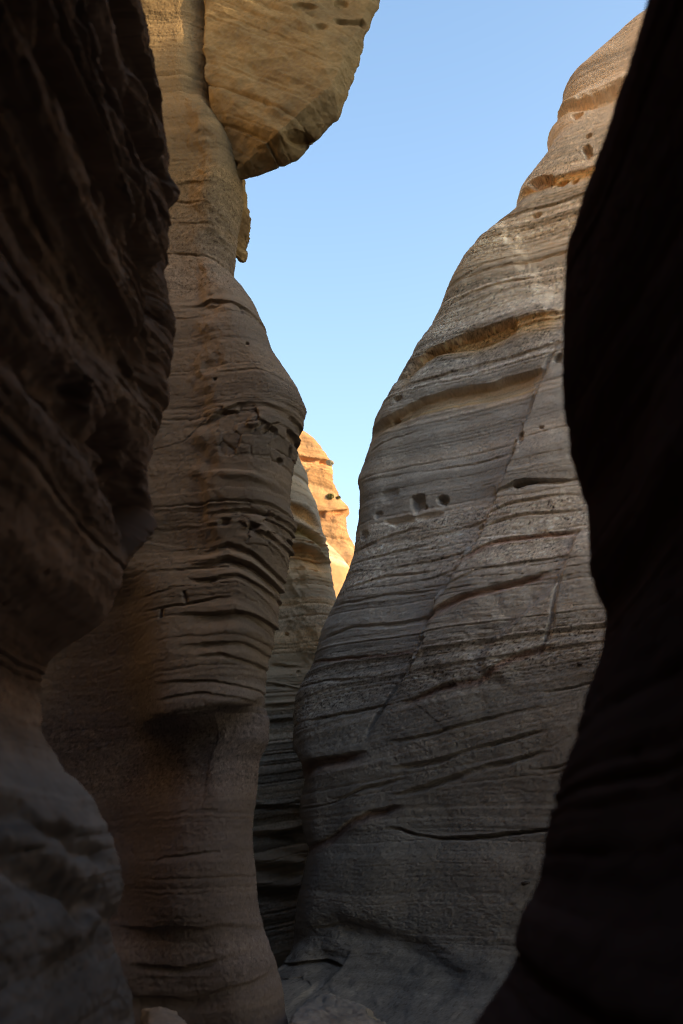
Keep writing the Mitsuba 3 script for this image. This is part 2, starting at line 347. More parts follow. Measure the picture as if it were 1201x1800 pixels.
for k, (p, w, d, t) in enumerate([
    ([(2.962,9.884),(3.168,9.852),(3.362,9.813),(3.628,9.770),(3.925,9.730),(4.143,9.705)], .24, .17, 'orange'),
    ([(2.594,9.445),(3.033,9.416),(3.455,9.370),(3.974,9.360)], .07, .06, None),
    ([(2.664,9.016),(3.132,8.971),(3.584,8.972),(3.731,8.976)], .06, .04, None),
    ([(2.809,8.590),(3.267,8.599),(3.635,8.591)], .08, .05, None),
    ([(2.006,8.606),(2.417,8.736),(2.814,8.726)], .08, .05, None),
    ([(1.756,8.276),(2.250,8.382),(2.802,8.367),(3.068,8.316)], .08, .05, None),
    ([(1.218,7.453),(1.360,7.544),(1.593,7.670),(1.922,7.728),(2.203,7.754),(2.554,7.738),(2.932,7.710),(3.406,7.697)], .34, .30, 'orange'),
    ([(1.474,7.232),(2.001,7.254),(2.467,7.237),(2.767,7.215),(3.205,7.232)], .07, .05, None),
    ([(0.767,6.789),(1.106,6.850),(1.519,6.955),(1.921,6.973),(2.460,6.925),(3.120,6.933)], .34, .20, 'tan'),
    ([(1.192,6.769),(1.602,6.773),(1.920,6.774),(2.381,6.734),(3.075,6.707)], .10, .03, 'orange'),
    ([(0.695,6.425),(1.115,6.511),(1.443,6.515)], .08, .04, None),
    ([(0.713,5.991),(1.211,5.967),(1.766,5.904),(2.219,5.883),(2.727,5.900)], .10, .045, None),
    ([(0.605,5.041),(0.914,5.082),(1.231,5.127),(1.487,5.158)], .10, .09, None),
    ([(0.581,4.855),(0.921,4.878),(1.544,4.912)], .07, .06, None),
    ([(0.520,4.751),(1.086,4.683),(1.607,4.699)], .06, .05, None),
    ([(1.543,5.000),(1.918,5.025),(2.423,5.102)], .09, .07, None),
    ([(1.607,4.699),(1.917,4.709),(2.169,4.740)], .07, .05, None),
    ([(1.639,4.481),(1.917,4.525),(2.075,4.558)], .08, .06, None),
    ([(2.607,5.407),(2.816,5.438),(3.055,5.425),(3.417,5.373)], .12, .14, None),
    ([(2.460,5.145),(2.705,5.207),(3.113,5.222),(3.503,5.202)], .09, .08, None),
    ([(2.350,4.951),(2.561,5.013),(2.837,5.049),(3.460,5.018)], .09, .09, None),
    ([(2.168,4.649),(2.486,4.759),(2.895,4.789),(3.415,4.782)], .14, .12, 'pink'),
    ([(1.988,4.362),(2.341,4.450),(2.683,4.468),(3.239,4.484)], .09, .07, None),
    ([(1.701,4.023),(1.845,4.107),(2.128,4.187),(2.405,4.218),(2.810,4.283),(3.104,4.327)], .20, .17, 'pink'),
    ([(0.171,3.935),(0.637,4.027),(1.258,3.992),(1.665,4.013)], .11, .08, None),
    ([(0.073,3.674),(0.655,3.654),(1.192,3.637),(1.524,3.652)], .08, .08, 'pink'),
    ([(0.515,4.528),(1.089,4.602),(1.660,4.570)], .08, .07, None),
    ([(0.377,4.347),(1.096,4.356),(1.699,4.332)], .07, .05, None),
    ([(1.460,3.077),(1.846,3.208),(2.287,3.249),(2.454,3.359),(2.684,3.463),(3.035,3.534)], .18, .14, 'pink'),
    ([(-0.166,2.917),(0.220,2.961),(0.686,3.012),(1.061,3.053)], .10, .09, None),
    ([(-0.095,3.372),(0.351,3.406),(0.975,3.388),(1.198,3.436)], .08, .06, None),
    ([(-0.173,2.609),(0.016,2.471),(0.329,2.492),(0.799,2.537)], .26, .13, 'pink'),
    ([(1.326,2.645),(1.710,2.700),(2.312,2.819),(2.915,2.912)], .10, .08, None),
    ([(1.333,2.369),(1.779,2.425),(2.307,2.551),(2.905,2.668)], .12, .12, None),
    ([(1.339,2.087),(1.780,2.206),(2.304,2.348),(2.926,2.456)], .14, .12, None),
    ([(0.584,2.052),(0.874,2.150),(1.301,2.231)], .09, .09, None),
    ([(0.056,1.949),(0.362,1.976),(0.732,2.062)], .06, .05, None),
    ([(0.088,1.532),(0.312,1.582),(0.495,1.654),(0.672,1.779),(0.957,1.896),(1.272,1.964)], .16, .16, 'pink'),
    ([(1.313,1.731),(1.518,1.673),(1.815,1.635),(2.167,1.647),(2.597,1.686),(2.981,1.723)], .09, .15, None),
    ([(3.075,3.066),(3.257,3.081),(3.495,3.121)], .08, .07, None),
    ([(2.949,2.298),(3.127,2.320),(3.275,2.370)], .08, .08, None),
    ([(0.213,0.369),(0.532,0.421),(0.812,0.385)], .10, .16, None),
    ([(0.189,0.215),(0.472,0.257),(0.788,0.179)], .12, .18, None),
    ([(0.370,0.718),(0.723,0.790),(0.933,0.756)], .10, .05, None),
]):
    RC.ledge(p, w * (0.72 if w > .2 else 0.5), d * (0.65 if w > .2 else 0.42), soft=0.14 if w > .2 else 0.06, lip=0.12, tint=t, seed=k)
for k, (p, w, d) in enumerate([
    ([(-0.058,0.529),(0.233,0.601),(0.656,0.721),(0.935,0.702),(1.207,0.641),(1.599,0.538),(1.910,0.411),(2.266,0.207)], .26, .13),
    ([(0.687,0.146),(1.024,0.161),(1.352,0.095),(1.606,-0.041)], 0, 0), ([(0.180,0.323),(0.533,0.400),(0.847,0.377)], 0, 0), ([(0.261,0.210),(0.611,0.266),(0.821,0.208)], 0, 0),
]):
    RC.crack(p, .10, .07, seed=50 + k, wob=0.25)
RC.step([(0.855,2.604),(1.028,2.926),(1.276,3.265),(1.454,3.447),(1.595,3.731),(1.687,3.977),(1.809,4.180),(1.989,4.466),(2.205,4.713),(2.350,4.951),(2.482,5.199),(2.631,5.534),(2.761,5.877),(2.878,6.191),(3.034,6.577),(3.207,6.964),(3.384,7.274)], .05, .13, 1.3, seed=61, wob=1.6, ends=.3)
RC.crack([(0.855,2.604),(1.028,2.926),(1.276,3.265),(1.454,3.447),(1.595,3.731),(1.687,3.977),(1.809,4.180),(1.989,4.466),(2.205,4.713),(2.350,4.951),(2.482,5.199),(2.631,5.534),(2.761,5.877),(2.878,6.191),(3.034,6.577),(3.207,6.964),(3.384,7.274)], .025, .06, seed=62)
RC.step([(2.288,3.311),(2.526,3.636),(2.861,3.918),(3.224,4.192),(3.367,4.497),(3.467,4.813)], .03, .06, .6, seed=67)
RC.crack([(2.955,3.407),(3.140,3.759),(3.221,4.129),(3.367,4.497),(3.480,4.811)], .02, .05, seed=68)
# the toe spreading over the floor
RC.D += (1.8 * ss(0.80, -0.40, RC.Z) ** 1.5 + 0.28 * ss(1.0, 0.1, RC.Z) * (fb(RC.S * 1.6 + RC.Z, RC.Z * 3.5, 44, 4) - 0.5)) * np.clip(-(RC.N @ RC.m), 0, 1) ** 2
# the buttress below the upper wall
RC.step([(2.594,9.464),(2.825,9.093),(2.933,8.818),(2.998,8.475),(3.207,8.090),(3.337,7.746),(3.402,7.351)], .10, .07, 1.2, seed=69, ends=.1)
# cap rock overhanging the top of the wall
RC.step([(5.178,10.979),(4.603,10.947),(4.340,10.886),(4.152,10.885),(3.924,10.903),(3.694,10.962),(3.379,11.032),(2.887,11.125)], .09, .13, 2.5, seed=70, ends=0)
RC.ledge([(3.378,11.011),(3.694,10.951),(3.924,10.893),(4.152,10.875),(4.339,10.877),(4.603,10.937)], .20, .08, soft=.2, seed=73, broken=False)
RC.pit([(1.545,5.487,0.109,0.115,0.130),(1.873,5.461,0.083,0.075,0.120),(1.275,5.293,0.190,0.061,0.080),(0.737,5.226,0.075,0.062,0.080),(0.966,5.441,0.065,0.055,0.040),(1.137,5.697,0.162,0.095,0.030),(3.907,10.028,0.051,0.104,0.140),(3.937,10.259,0.044,0.038,0.070),(3.821,10.720,0.075,0.060,0.090),(3.175,9.280,0.061,0.046,0.080),(2.874,6.092,0.042,0.090,0.100),(3.133,6.106,0.034,0.030,0.060),(2.933,5.429,0.162,0.050,0.140),(3.246,9.846,0.154,0.096,0.160),(3.547,9.672,0.104,0.056,0.080),(3.710,9.618,0.058,0.046,0.070),(1.692,5.270,0.182,0.060,0.050),(1.185,7.069,0.068,0.043,0.060),(1.107,6.807,0.085,0.043,0.080),(2.351,5.007,0.071,0.028,0.050),(3.350,7.026,0.055,0.055,0.080)])
tints = {'orange': (0.58, 0.36, 0.15), 'tan': (0.55, 0.39, 0.23), 'pink': (0.40, 0.27, 0.21)}
crc = palette(RC, 1, ((0.54, 0.47, 0.39), (0.44, 0.395, 0.34), (0.575, 0.49, 0.40)), speck=0.36, tints=tints, calm=1.0)
crc = crc * (1 - 0.22 * ss(1.1, 0.6, RC.Z + 0.4 * (fb(RC.S, RC.Z, 15, 3) - 0.5)))[..., None]  # toe painted darker against the skylight it catches
crc = crc * (1 - 0.54 * ss(5.0, 2.0, RC.b + 0.8 * (fb(RC.S * 0.4, RC.Z * 0.4, 12, 3) - 0.5)))[..., None]  # darker lower beds, with shade of the canyon bottom painted in
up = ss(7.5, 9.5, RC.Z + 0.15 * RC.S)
crc = mixc(crc, crc * np.array((0.96, 1.0, 1.07), np.float32), ss(6.0, 3.5, RC.Z))  # cool tone of shade mixed into the lower face
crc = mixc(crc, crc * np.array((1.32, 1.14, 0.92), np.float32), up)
cap = above(RC, [(5.178,10.979),(4.603,10.947),(4.340,10.886),(4.152,10.885),(3.924,10.903),(3.694,10.962),(3.379,11.032),(2.887,11.125)])
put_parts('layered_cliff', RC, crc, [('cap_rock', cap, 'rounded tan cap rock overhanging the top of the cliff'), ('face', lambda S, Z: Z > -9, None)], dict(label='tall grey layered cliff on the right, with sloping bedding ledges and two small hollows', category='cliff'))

# dark stones embedded in its face
for k, (q, r) in enumerate(zip([(2.746,1.216),(3.401,3.306)], (0.035, 0.03))):
    ij = np.unravel_index(np.argmin((RC.Sp - q[0]) ** 2 + (RC.Z - q[1]) ** 2), RC.Sp.shape)
    c = RC.F_P[ij]
    rr = np.random.RandomState(200 + k)
    d = rr.randn(14, 3); d /= np.linalg.norm(d, axis=1, keepdims=True)
    m = manifold3d.Manifold.hull_points(c + d * r * np.array((1.5, 1.0, 0.8))).to_mesh()
    v, f = m.vert_properties[:, :3], m.tri_verts
    key = 'layered_cliff__embedded_stone' + ('' if k == 0 else '_%03d' % k)
    scene[key] = mikit.ply(trimesh.Trimesh(v, f, process=False), 'rock', smooth=True, color=np.tile((0.07, 0.06, 0.055), (len(v), 1)))
    labels[key] = {'label': 'small dark stone stuck in the cliff face'}

# ================================================================ left column
Zc = rows((-0.4, 9.6, 0.0085), (9.6, 24, 0.12))
COL = Loft('COL', Zc, [(0.802,11.972),(0.720,9.923),(0.713,9.458),(0.697,8.718),(0.659,8.431),(0.540,8.238),(0.422,8.022),(0.361,7.842),(0.328,7.299),(0.360,7.081),(0.375,6.835),(0.392,6.624),(0.395,6.475),(0.278,6.320),(0.157,6.138),(0.076,5.934),(-0.004,5.678),(-0.090,5.537),(-0.227,5.315),(-0.315,5.100),(-0.272,4.922),(-0.229,4.747),(-0.199,4.427),(-0.185,4.210),(-0.228,4.090),(-0.203,3.789),(-0.140,3.498),(-0.118,3.214),(-0.111,3.128),(-0.074,2.959),(-0.049,2.813),(-0.049,2.669),(-0.047,2.328),(0.005,2.192),(0.001,1.962),(0.012,1.701),(-0.019,1.377),(-0.041,1.184),(-0.088,1.030),(-0.161,0.863),(-0.218,0.683),(-0.236,0.538),(-0.304,0.256)],
           None, 0.30, 0.45, 8.0, 7.0, 0.0085, far_from=2.1, flank_lean=0.38, edge=0.073)
COL.strata(31, amp=0.6, lam=0.75, dip=lambda S, Z: 0.05 * S - 0.5 * np.minimum(S - 0.2, 0) * ss(2.9, 3.2, Z) * ss(4.2, 3.9, Z), lump=0.8, warp=0.06, groove=1.3, jag=2.5, massive=lambda S, Z: 0.5 + 0.9 * ss(2.5, 2.9, Z) * ss(4.4, 4.1, Z) * ss(0.9, 0.5, S) - 0.38 * ss(0.72, 0.88, S) * ss(3.3, 3.0, Z))
COL.step([(0.523,3.493),(0.462,3.741),(0.433,4.043),(0.478,4.381),(0.528,5.039),(0.555,5.796),(0.562,6.487),(0.671,7.169),(0.760,8.163),(0.857,9.861)], .14, -.07, 1.0, seed=71)
for k, (p, w, d) in enumerate([
    ([(0.983,7.271),(0.826,7.296),(0.682,7.258)], .10, .06), ([(0.971,7.099),(0.680,7.044)], .06, .04), ([(0.953,6.849),(0.642,6.831)], .06, .05),
    ([(0.930,6.514),(0.624,6.504),(0.317,6.411)], .06, .04), ([(0.692,5.945),(0.546,5.986),(0.297,5.948),(0.089,5.878)], .06, .06), ([(0.616,5.912),(0.395,5.926),(0.073,5.822)], .05, .04),
    ([(0.364,5.267),(0.126,5.281),(-0.277,5.180)], .05, .04), ([(0.530,4.807),(0.348,4.916),(0.255,4.953),(0.068,4.954),(-0.235,4.919)], .13, .10),
    ([(0.236,4.494),(0.099,4.498)], .03, .04), ([(0.450,4.370),(0.231,4.371),(-0.179,4.297)], .14, -.06), ([(0.405,4.032),(0.218,4.054),(0.083,4.045),(-0.208,3.997)], .07, .07),
    ([(0.086,4.125),(-0.049,4.120),(-0.192,4.096)], .05, .07), ([(0.122,3.892),(-0.012,3.864),(-0.213,3.766)], .10, .08), ([(0.425,3.726),(0.295,3.782),(0.115,3.717),(-0.153,3.520)], .10, .10),
    ([(0.455,3.627),(0.289,3.667),(0.111,3.608),(-0.155,3.431)], .12, .14), ([(0.492,3.501),(0.195,3.529),(-0.114,3.366)], .13, .15), ([(0.816,3.279),(0.664,3.302),(0.512,3.316),(0.340,3.355)], .05, .12),
    ([(0.926,3.388),(0.717,3.427),(0.609,3.460)], .03, .03), ([(0.485,3.227),(0.140,3.228),(-0.110,3.162)], .24, .18), ([(0.493,2.986),(0.174,3.014),(-0.032,2.960)], .10, .09),
    ([(0.466,2.893),(0.297,2.915),(-0.022,2.855)], .06, .06), ([(0.625,2.720),(0.330,2.724),(0.014,2.678)], .05, .07), ([(0.661,2.614),(0.410,2.651),(0.032,2.597)], .07, .08),
    ([(0.724,1.510),(0.507,1.543),(0.409,1.565),(0.251,1.573)], .05, .04), ([(0.809,1.097),(0.558,1.127),(0.170,1.096),(-0.004,1.046)], .32, .16), ([(0.733,0.879),(0.425,0.869),(0.199,0.905),(0.030,0.954)], .10, .08),
    ([(0.756,0.691),(0.413,0.666),(0.153,0.739),(-0.088,0.795)], .28, .14), ([(0.952,3.595),(0.595,3.585)], .03, .02), ([(0.986,4.600),(0.709,4.663),(0.509,4.857)], .03, .03),
]):
    COL.ledge(p, w * 0.6, d * (0.36 if np.mean([q[1] for q in p]) > 3.4 else 0.26), seed=80 + k, wob=0.08, soft=0.06, lip=0.15)
COL.relief([
    ([(1.874,4.093),(1.220,4.070),(-0.141,4.023)], [0, 0, 0]),
    ([(1.827,3.713),(1.117,3.692),(0.982,3.688),(0.578,3.676),(0.444,3.672),(-0.150,3.654)], [-.10, -.10, -.06, -.06, 0, 0]),
    ([(1.781,3.346),(1.054,3.329),(0.930,3.326),(0.709,3.320),(-0.072,3.301)], [-.25, -.25, -.02, 0, 0]),
    ([(1.732,2.950),(0.985,2.936),(0.898,2.935),(0.682,2.931),(0.170,2.921),(-0.041,2.917)], [-.28, -.30, 0, .06, .06, 0]),
    ([(1.673,2.479),(0.895,2.470),(0.802,2.469),(0.525,2.466),(0.153,2.530),(-0.011,2.548)], [-.30, -.36, .05, .12, .10, 0]),
    ([(1.659,2.365),(0.894,2.357),(0.747,2.356),(0.518,2.362),(0.149,2.421),(-0.015,2.448)], [-.30, -.36, -.26, -.22, -.18, 0]),
    ([(1.631,2.145),(0.917,2.140),(0.752,2.139),(0.628,2.138),(0.320,2.136),(0.239,2.136),(0.137,2.135),(0.007,2.134)], [-.30, -.36, -.30, -.18, -.14, -.15, -.10, 0]),
    ([(1.581,1.739),(0.944,1.739),(0.741,1.738),(0.560,1.738),(0.239,1.738),(0.013,1.738)], [-.28, -.30, -.15, .02, .04, 0]),
    ([(1.526,1.297),(0.886,1.301),(0.727,1.302),(0.452,1.303),(-0.033,1.306)], [-.2, -.2, -.03, .10, 0]),
    ([(1.461,0.774),(0.725,0.784),(-0.144,0.796)], [0, 0, 0]),
], sm=4, zoff=[(q[0], d) for q, d in zip([(1.669,2.446),(0.648,2.435),(0.461,2.441),(0.299,2.532),(0.114,2.570),(0.001,2.662)], (0, 0, 0, .09, .14, .22))])
COL.blocks([(0.418,4.920),(-0.243,4.498)], .13, .10, .02, .014, seed=125)
COL.blocks([(0.176,4.128),(-0.213,3.743)], .16, .06, .02, .012, seed=126)
for k, p in enumerate([[(0.605,3.406),(0.577,3.308)], [(0.766,3.199),(0.758,3.269)], [(0.298,5.959),(0.283,5.846)]]):
    COL.crack(p, .012, .03, seed=130 + k)
COL.pit([(-0.060,4.521,0.023,0.025,0.050),(0.015,4.733,0.055,0.050,0.050),(0.124,4.804,0.047,0.061,-0.030),(-0.145,4.776,0.046,0.051,0.040),(0.325,3.945,0.045,0.037,0.030),(0.100,3.914,0.045,0.037,0.060),(-0.144,3.883,0.035,0.028,0.050),(0.456,5.193,0.014,0.016,0.030),(0.212,5.538,0.014,0.016,0.030)])
ccol = palette(COL, 31, ((0.20, 0.166, 0.135), (0.165, 0.141, 0.12), (0.222, 0.183, 0.146)), speck=0.2, band=0.8)
ccol = mixc(ccol, ccol * np.array((1.0, 0.88, 0.60), np.float32), ss(6.0, 7.4, COL.Z))  # golden tint put on the upper shaft for warm bounced light
ccol = mixc(ccol, ccol * np.array((0.68, 0.69, 0.80), np.float32), ss(3.0, 2.2, COL.b + 0.6 * (fb(COL.S * 1.2, COL.Z * 0.8, 14, 3) - 0.5)))  # greyer rock below, also darkened in colour to stand in for deep shade
ped = above(COL, [(1.547,2.323),(0.836,2.417),(0.648,2.439),(0.481,2.433),(0.319,2.520),(0.113,2.558),(-0.050,2.649)])
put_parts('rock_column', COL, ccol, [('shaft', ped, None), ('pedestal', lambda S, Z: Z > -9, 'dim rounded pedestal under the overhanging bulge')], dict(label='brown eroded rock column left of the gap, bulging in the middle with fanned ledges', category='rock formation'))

# ================================================================ near left wall
Zl = rows((-0.3, 5.9, 0.0062), (5.9, 9.0, 0.08))
lw = [(0.443,8.349),(0.361,5.882),(0.272,5.337),(0.236,5.132),(0.143,4.835),(0.059,4.553),(0.019,4.342),(0.011,4.138),(-0.010,3.941),(-0.004,3.805),(-0.035,3.645),(-0.055,3.542),(-0.044,3.389),(-0.049,3.266),(-0.029,3.121),(-0.022,3.003),(0.011,2.888),(0.035,2.798),(0.045,2.732),(0.033,2.633),(0.049,2.516),(0.081,2.421),(0.096,2.380),(0.159,2.339),(0.255,2.288),(0.295,2.228),(0.305,2.169),(0.277,2.014),(0.208,1.901),(0.093,1.800),(0.039,1.718),(-0.002,1.612),(-0.032,1.483),(0.007,1.421),(-0.032,1.333),(-0.062,1.252),(-0.092,1.132),(-0.111,0.979),(-0.160,0.285)]
LW = Loft('LW', Zl, None, lw, 0.22, 0.16, 9.5, 5.0, 0.0062, far_from=2.1, flank_lean=0.0, side=True)
LW.strata(41, amp=0.45, lump=1.1, freq=1.6, warp=0.08, groove=1.5, grain=1.3, massive=lambda S, Z: 0.6 + 0.4 * ss(2.2, 2.6, Z))
hw = ss(2.2, 3.6, LW.Z + 0.5 * (fb(LW.S * 2, LW.Z * 2, 51, 3) - 0.5))
cell = n2(LW.S * 1.2, LW.b * 7.0, 45); cell2 = n2(LW.S * 2.6, LW.b * 15, 46)
hw = hw * (0.25 + 0.75 * ss(0.1, 0.7, LW.A))
LW.D += 0.05 * (fb(LW.S * 2.6, LW.Z * 8, 49, 4) - 0.5)
LW.D -= hw * (0.10 * ss(0.5, 0.72, cell) + 0.05 * ss(0.52, 0.72, cell2) + 0.015 * ss(0.5, 0.7, n2(LW.S * 13, LW.b * 24, 47)))
LW.D -= 0.22 * hw * ss(0.55, 0.8, fb(LW.S * 1.0, LW.b * 2.2, 48, 2))
for k, (p, w, d) in enumerate([([(1.383,1.803),(1.108,1.771),(0.838,1.727),(0.280,1.617)], .03, .05), ([(1.410,1.720),(1.214,1.673),(0.734,1.566),(0.438,1.505),(0.031,1.440)], .05, .10), ([(0.774,2.832),(0.524,2.849),(0.281,2.763),(0.164,2.700)], .09, .16), ([(1.356,2.703),(1.042,2.740),(0.681,2.763),(0.385,2.686)], .05, .08), ([(1.571,2.691),(1.285,2.741),(0.911,2.855)], .05, .07)]):
    LW.crack(p, w, d, seed=150 + k, wob=0.8)
LW.crack([(1.289,3.935),(1.129,3.942),(0.949,3.951),(0.717,4.010),(0.450,4.099),(0.149,4.190)], .035, .16, seed=141)
clw = palette(LW, 41, ((0.26, 0.195, 0.15), (0.215, 0.165, 0.135), (0.31, 0.235, 0.175)), speck=0.12)
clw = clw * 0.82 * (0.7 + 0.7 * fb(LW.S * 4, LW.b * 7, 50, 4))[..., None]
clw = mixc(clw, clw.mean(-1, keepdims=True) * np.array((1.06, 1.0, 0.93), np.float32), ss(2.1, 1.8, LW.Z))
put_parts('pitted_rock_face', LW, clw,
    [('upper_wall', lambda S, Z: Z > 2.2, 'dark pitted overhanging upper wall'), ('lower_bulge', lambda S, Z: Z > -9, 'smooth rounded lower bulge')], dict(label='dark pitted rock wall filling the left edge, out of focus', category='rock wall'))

# ================================================================ near right wall
Zw = rows((-0.3, 4.6, 0.0075), (4.6, 9.0, 0.08))
rw = [(0.315,3.973),(0.277,3.887),(0.224,3.741),(0.177,3.600),(0.128,3.445),(0.076,3.314),(0.030,3.171),(-0.009,3.049),(-0.039,2.949),(-0.051,2.851),(-0.067,2.694),(-0.074,2.633),(-0.073,2.559),(-0.064,2.471),(-0.054,2.400),(-0.039,2.338),(-0.040,2.277),(-0.043,2.197),(-0.024,2.151),(-0.016,2.119),(-0.030,2.055),(-0.055,1.993),(-0.094,1.896),(-0.132,1.802),(-0.159,1.745),(-0.172,1.678),(-0.185,1.634),(-0.201,1.591),(-0.235,1.549),(-0.242,1.507),(-0.255,1.476),(-0.280,1.435),(-0.316,1.395),(-0.352,1.345),(-0.416,1.249),(-0.499,0.897)] + [(0.37, 4.4), (0.2, 5.0), (-0.25, 6.0), (-0.7, 7.2), (-0.85, 9.5)]  # wall leans inward above the view, shaped to block skylight over the slot
RW = Loft('RW', Zw, None, [(q[0] - 0.045 + 0.025 * (q[1] > 3.1) + 0.085 * (q[1] > 3.6), q[1]) for q in rw], 0.25, 0.25, 9.0, 7.0, 0.0075, far_from=1.3, flank_lean=0.0, side=True)
RW.strata(51, amp=0.7, lump=0.8, warp=0.08, grain=0.6)
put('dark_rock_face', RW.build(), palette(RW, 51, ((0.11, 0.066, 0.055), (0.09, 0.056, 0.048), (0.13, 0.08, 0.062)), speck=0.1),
    label='almost black rock wall filling the right edge, curved and out of focus', category='rock wall')

# ================================================================ mid cliff
Zm = rows((-0.4, 7.9, 0.014))
MC = Loft('MC', Zm, [(0.440,8.511),(0.367,7.994),(0.277,7.747),(0.218,7.581),(0.100,7.362),(0.052,7.096),(-0.055,6.879),(-0.121,6.620),(-0.178,6.352),(-0.253,6.147),(-0.289,5.834),(-0.324,5.554),(-0.387,5.262),(-0.467,4.874),(-0.832,4.271),(-1.543,3.006),(-2.204,1.386),(-2.498,-0.847)],
          None, 0.68, 0.8, 7.0, 6.0, 0.014, far_from=1.9, flank_lean=0.02, edge=-0.225)
MC.strata(61, amp=0.95, lam=1.5, lump=0.8, freq=1.1, warp=0.2, groove=1.6, dip=lambda S, Z: 0.08 * S)
MC.step([(0.018,3.958),(0.090,4.387),(0.136,4.693),(0.256,5.087),(0.398,5.763),(0.467,6.181)], .25, -.15, 1.5, seed=161)
for k, (p, w, d, t) in enumerate([
    ([(0.421,6.330),(0.185,6.261),(-0.100,6.168),(-0.272,6.072)], .35, .25, 'olive'), ([(0.418,5.921),(0.185,5.974),(-0.099,5.910),(-0.289,5.834)], .40, .30, 'orange'), ([(0.377,6.627),(0.091,6.564),(-0.159,6.398)], .25, .2, 'orange'),
    ([(0.823,1.263),(0.172,1.256)], .25, .3, None), ([(0.817,0.976),(0.172,0.964)], .25, .25, None), ([(0.840,2.039),(0.175,2.045)], .12, .12, None), ([(0.832,1.665),(0.174,1.687)], .3, .3, None), ([(0.864,3.170),(0.178,3.262)], .12, .12, None),
    ([(0.699,3.421),(0.266,3.481)], .12, .1, None), ([(0.534,4.056),(0.180,4.034)], .12, .1, None), ([(0.618,3.756),(0.223,3.692)], .1, .1, None)]):
    MC.ledge(p, w * .68, d * .6, tint=t, seed=160 + k)
MC.pit([(0.379,4.524,0.036,0.026,0.100),(0.224,3.946,0.036,0.034,0.060)])
cmc = palette(MC, 61, ((0.40, 0.345, 0.26), (0.34, 0.30, 0.24), (0.46, 0.38, 0.27)), tints={'olive': (0.22, 0.175, 0.07), 'orange': (0.42, 0.26, 0.11)})
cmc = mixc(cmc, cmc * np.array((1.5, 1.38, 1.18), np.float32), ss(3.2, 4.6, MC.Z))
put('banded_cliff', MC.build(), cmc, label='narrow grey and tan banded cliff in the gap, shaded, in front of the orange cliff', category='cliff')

# ================================================================ far sunlit cliff and the slope before it
Zf = rows((-1.0, 31.5, 0.06))
FC = Loft('FC', Zf, [(6.506,30.071),(4.773,29.986),(3.670,29.668),(2.825,29.429),(2.109,29.068),(1.213,28.327),(0.544,27.541),(0.323,27.126),(0.242,26.643),(0.035,25.600),(-0.400,24.782),(-0.973,24.079),(-1.234,23.635),(-0.861,23.269),(-0.847,22.743),(-0.966,22.111),(-1.219,21.501),(-1.475,21.022),(-2.192,19.502),(-2.919,15.049),(-4.322,7.425),(-5.218,-6.194)],
          None, 1.6, 2.0, 16.0, 14.0, 0.06, far_from=5.5, flank_lean=0.1, edge=-0.7)
FC.strata(71, amp=1.6, freq=0.35, warp=0.4, lump=3.0, grain=4)
for k, (p, w, d) in enumerate([([(3.012,26.852),(1.681,26.920),(0.099,26.941)], .5, .4), ([(1.507,22.814),(-0.048,23.143),(-1.186,23.539)], .5, .35)]): FC.ledge(p, w, d, tint='band', seed=170 + k)
cfc = palette(FC, 71, ((0.33, 0.195, 0.10), (0.31, 0.18, 0.09), (0.36, 0.225, 0.125)), tints={'band': (0.38, 0.19, 0.09)}, speck=.2)
put('sunlit_cliff', FC.build(), cfc, label='orange sunlit cliff far back in the gap, seen against the sky', category='cliff')
Zp = rows((-1.0, 19.0, 0.06))
PS = Loft('PS', Zp, [(0.262,17.686),(-0.261,17.138),(-0.791,16.695),(-1.253,16.276),(-1.503,15.864),(-1.826,15.056),(-2.159,12.777),(-2.895,6.109),(-3.654,-4.265)], None, 2.5, 3.5, 13.0, 6.0, 0.08, far_from=5.0, edge=-1.18)
PS.strata(75, amp=0.6, freq=0.5, lump=1.0, grain=3)
cps = palette(PS, 75, ((0.39, 0.31, 0.21), (0.38, 0.30, 0.20), (0.41, 0.33, 0.225)), speck=.1)
zb = [(-0.644,15.581)][0][1]
cps = mixc(cps, (0.40, 0.235, 0.125), ss(zb + .15, zb - .15, PS.Z + 0.3 * (fb(PS.S, PS.Z, 3) - .5)))
put('pale_ridge', PS.build(), cps, label='pale sunlit ridge at the foot of the orange cliff, low in the gap', category='rock slope')

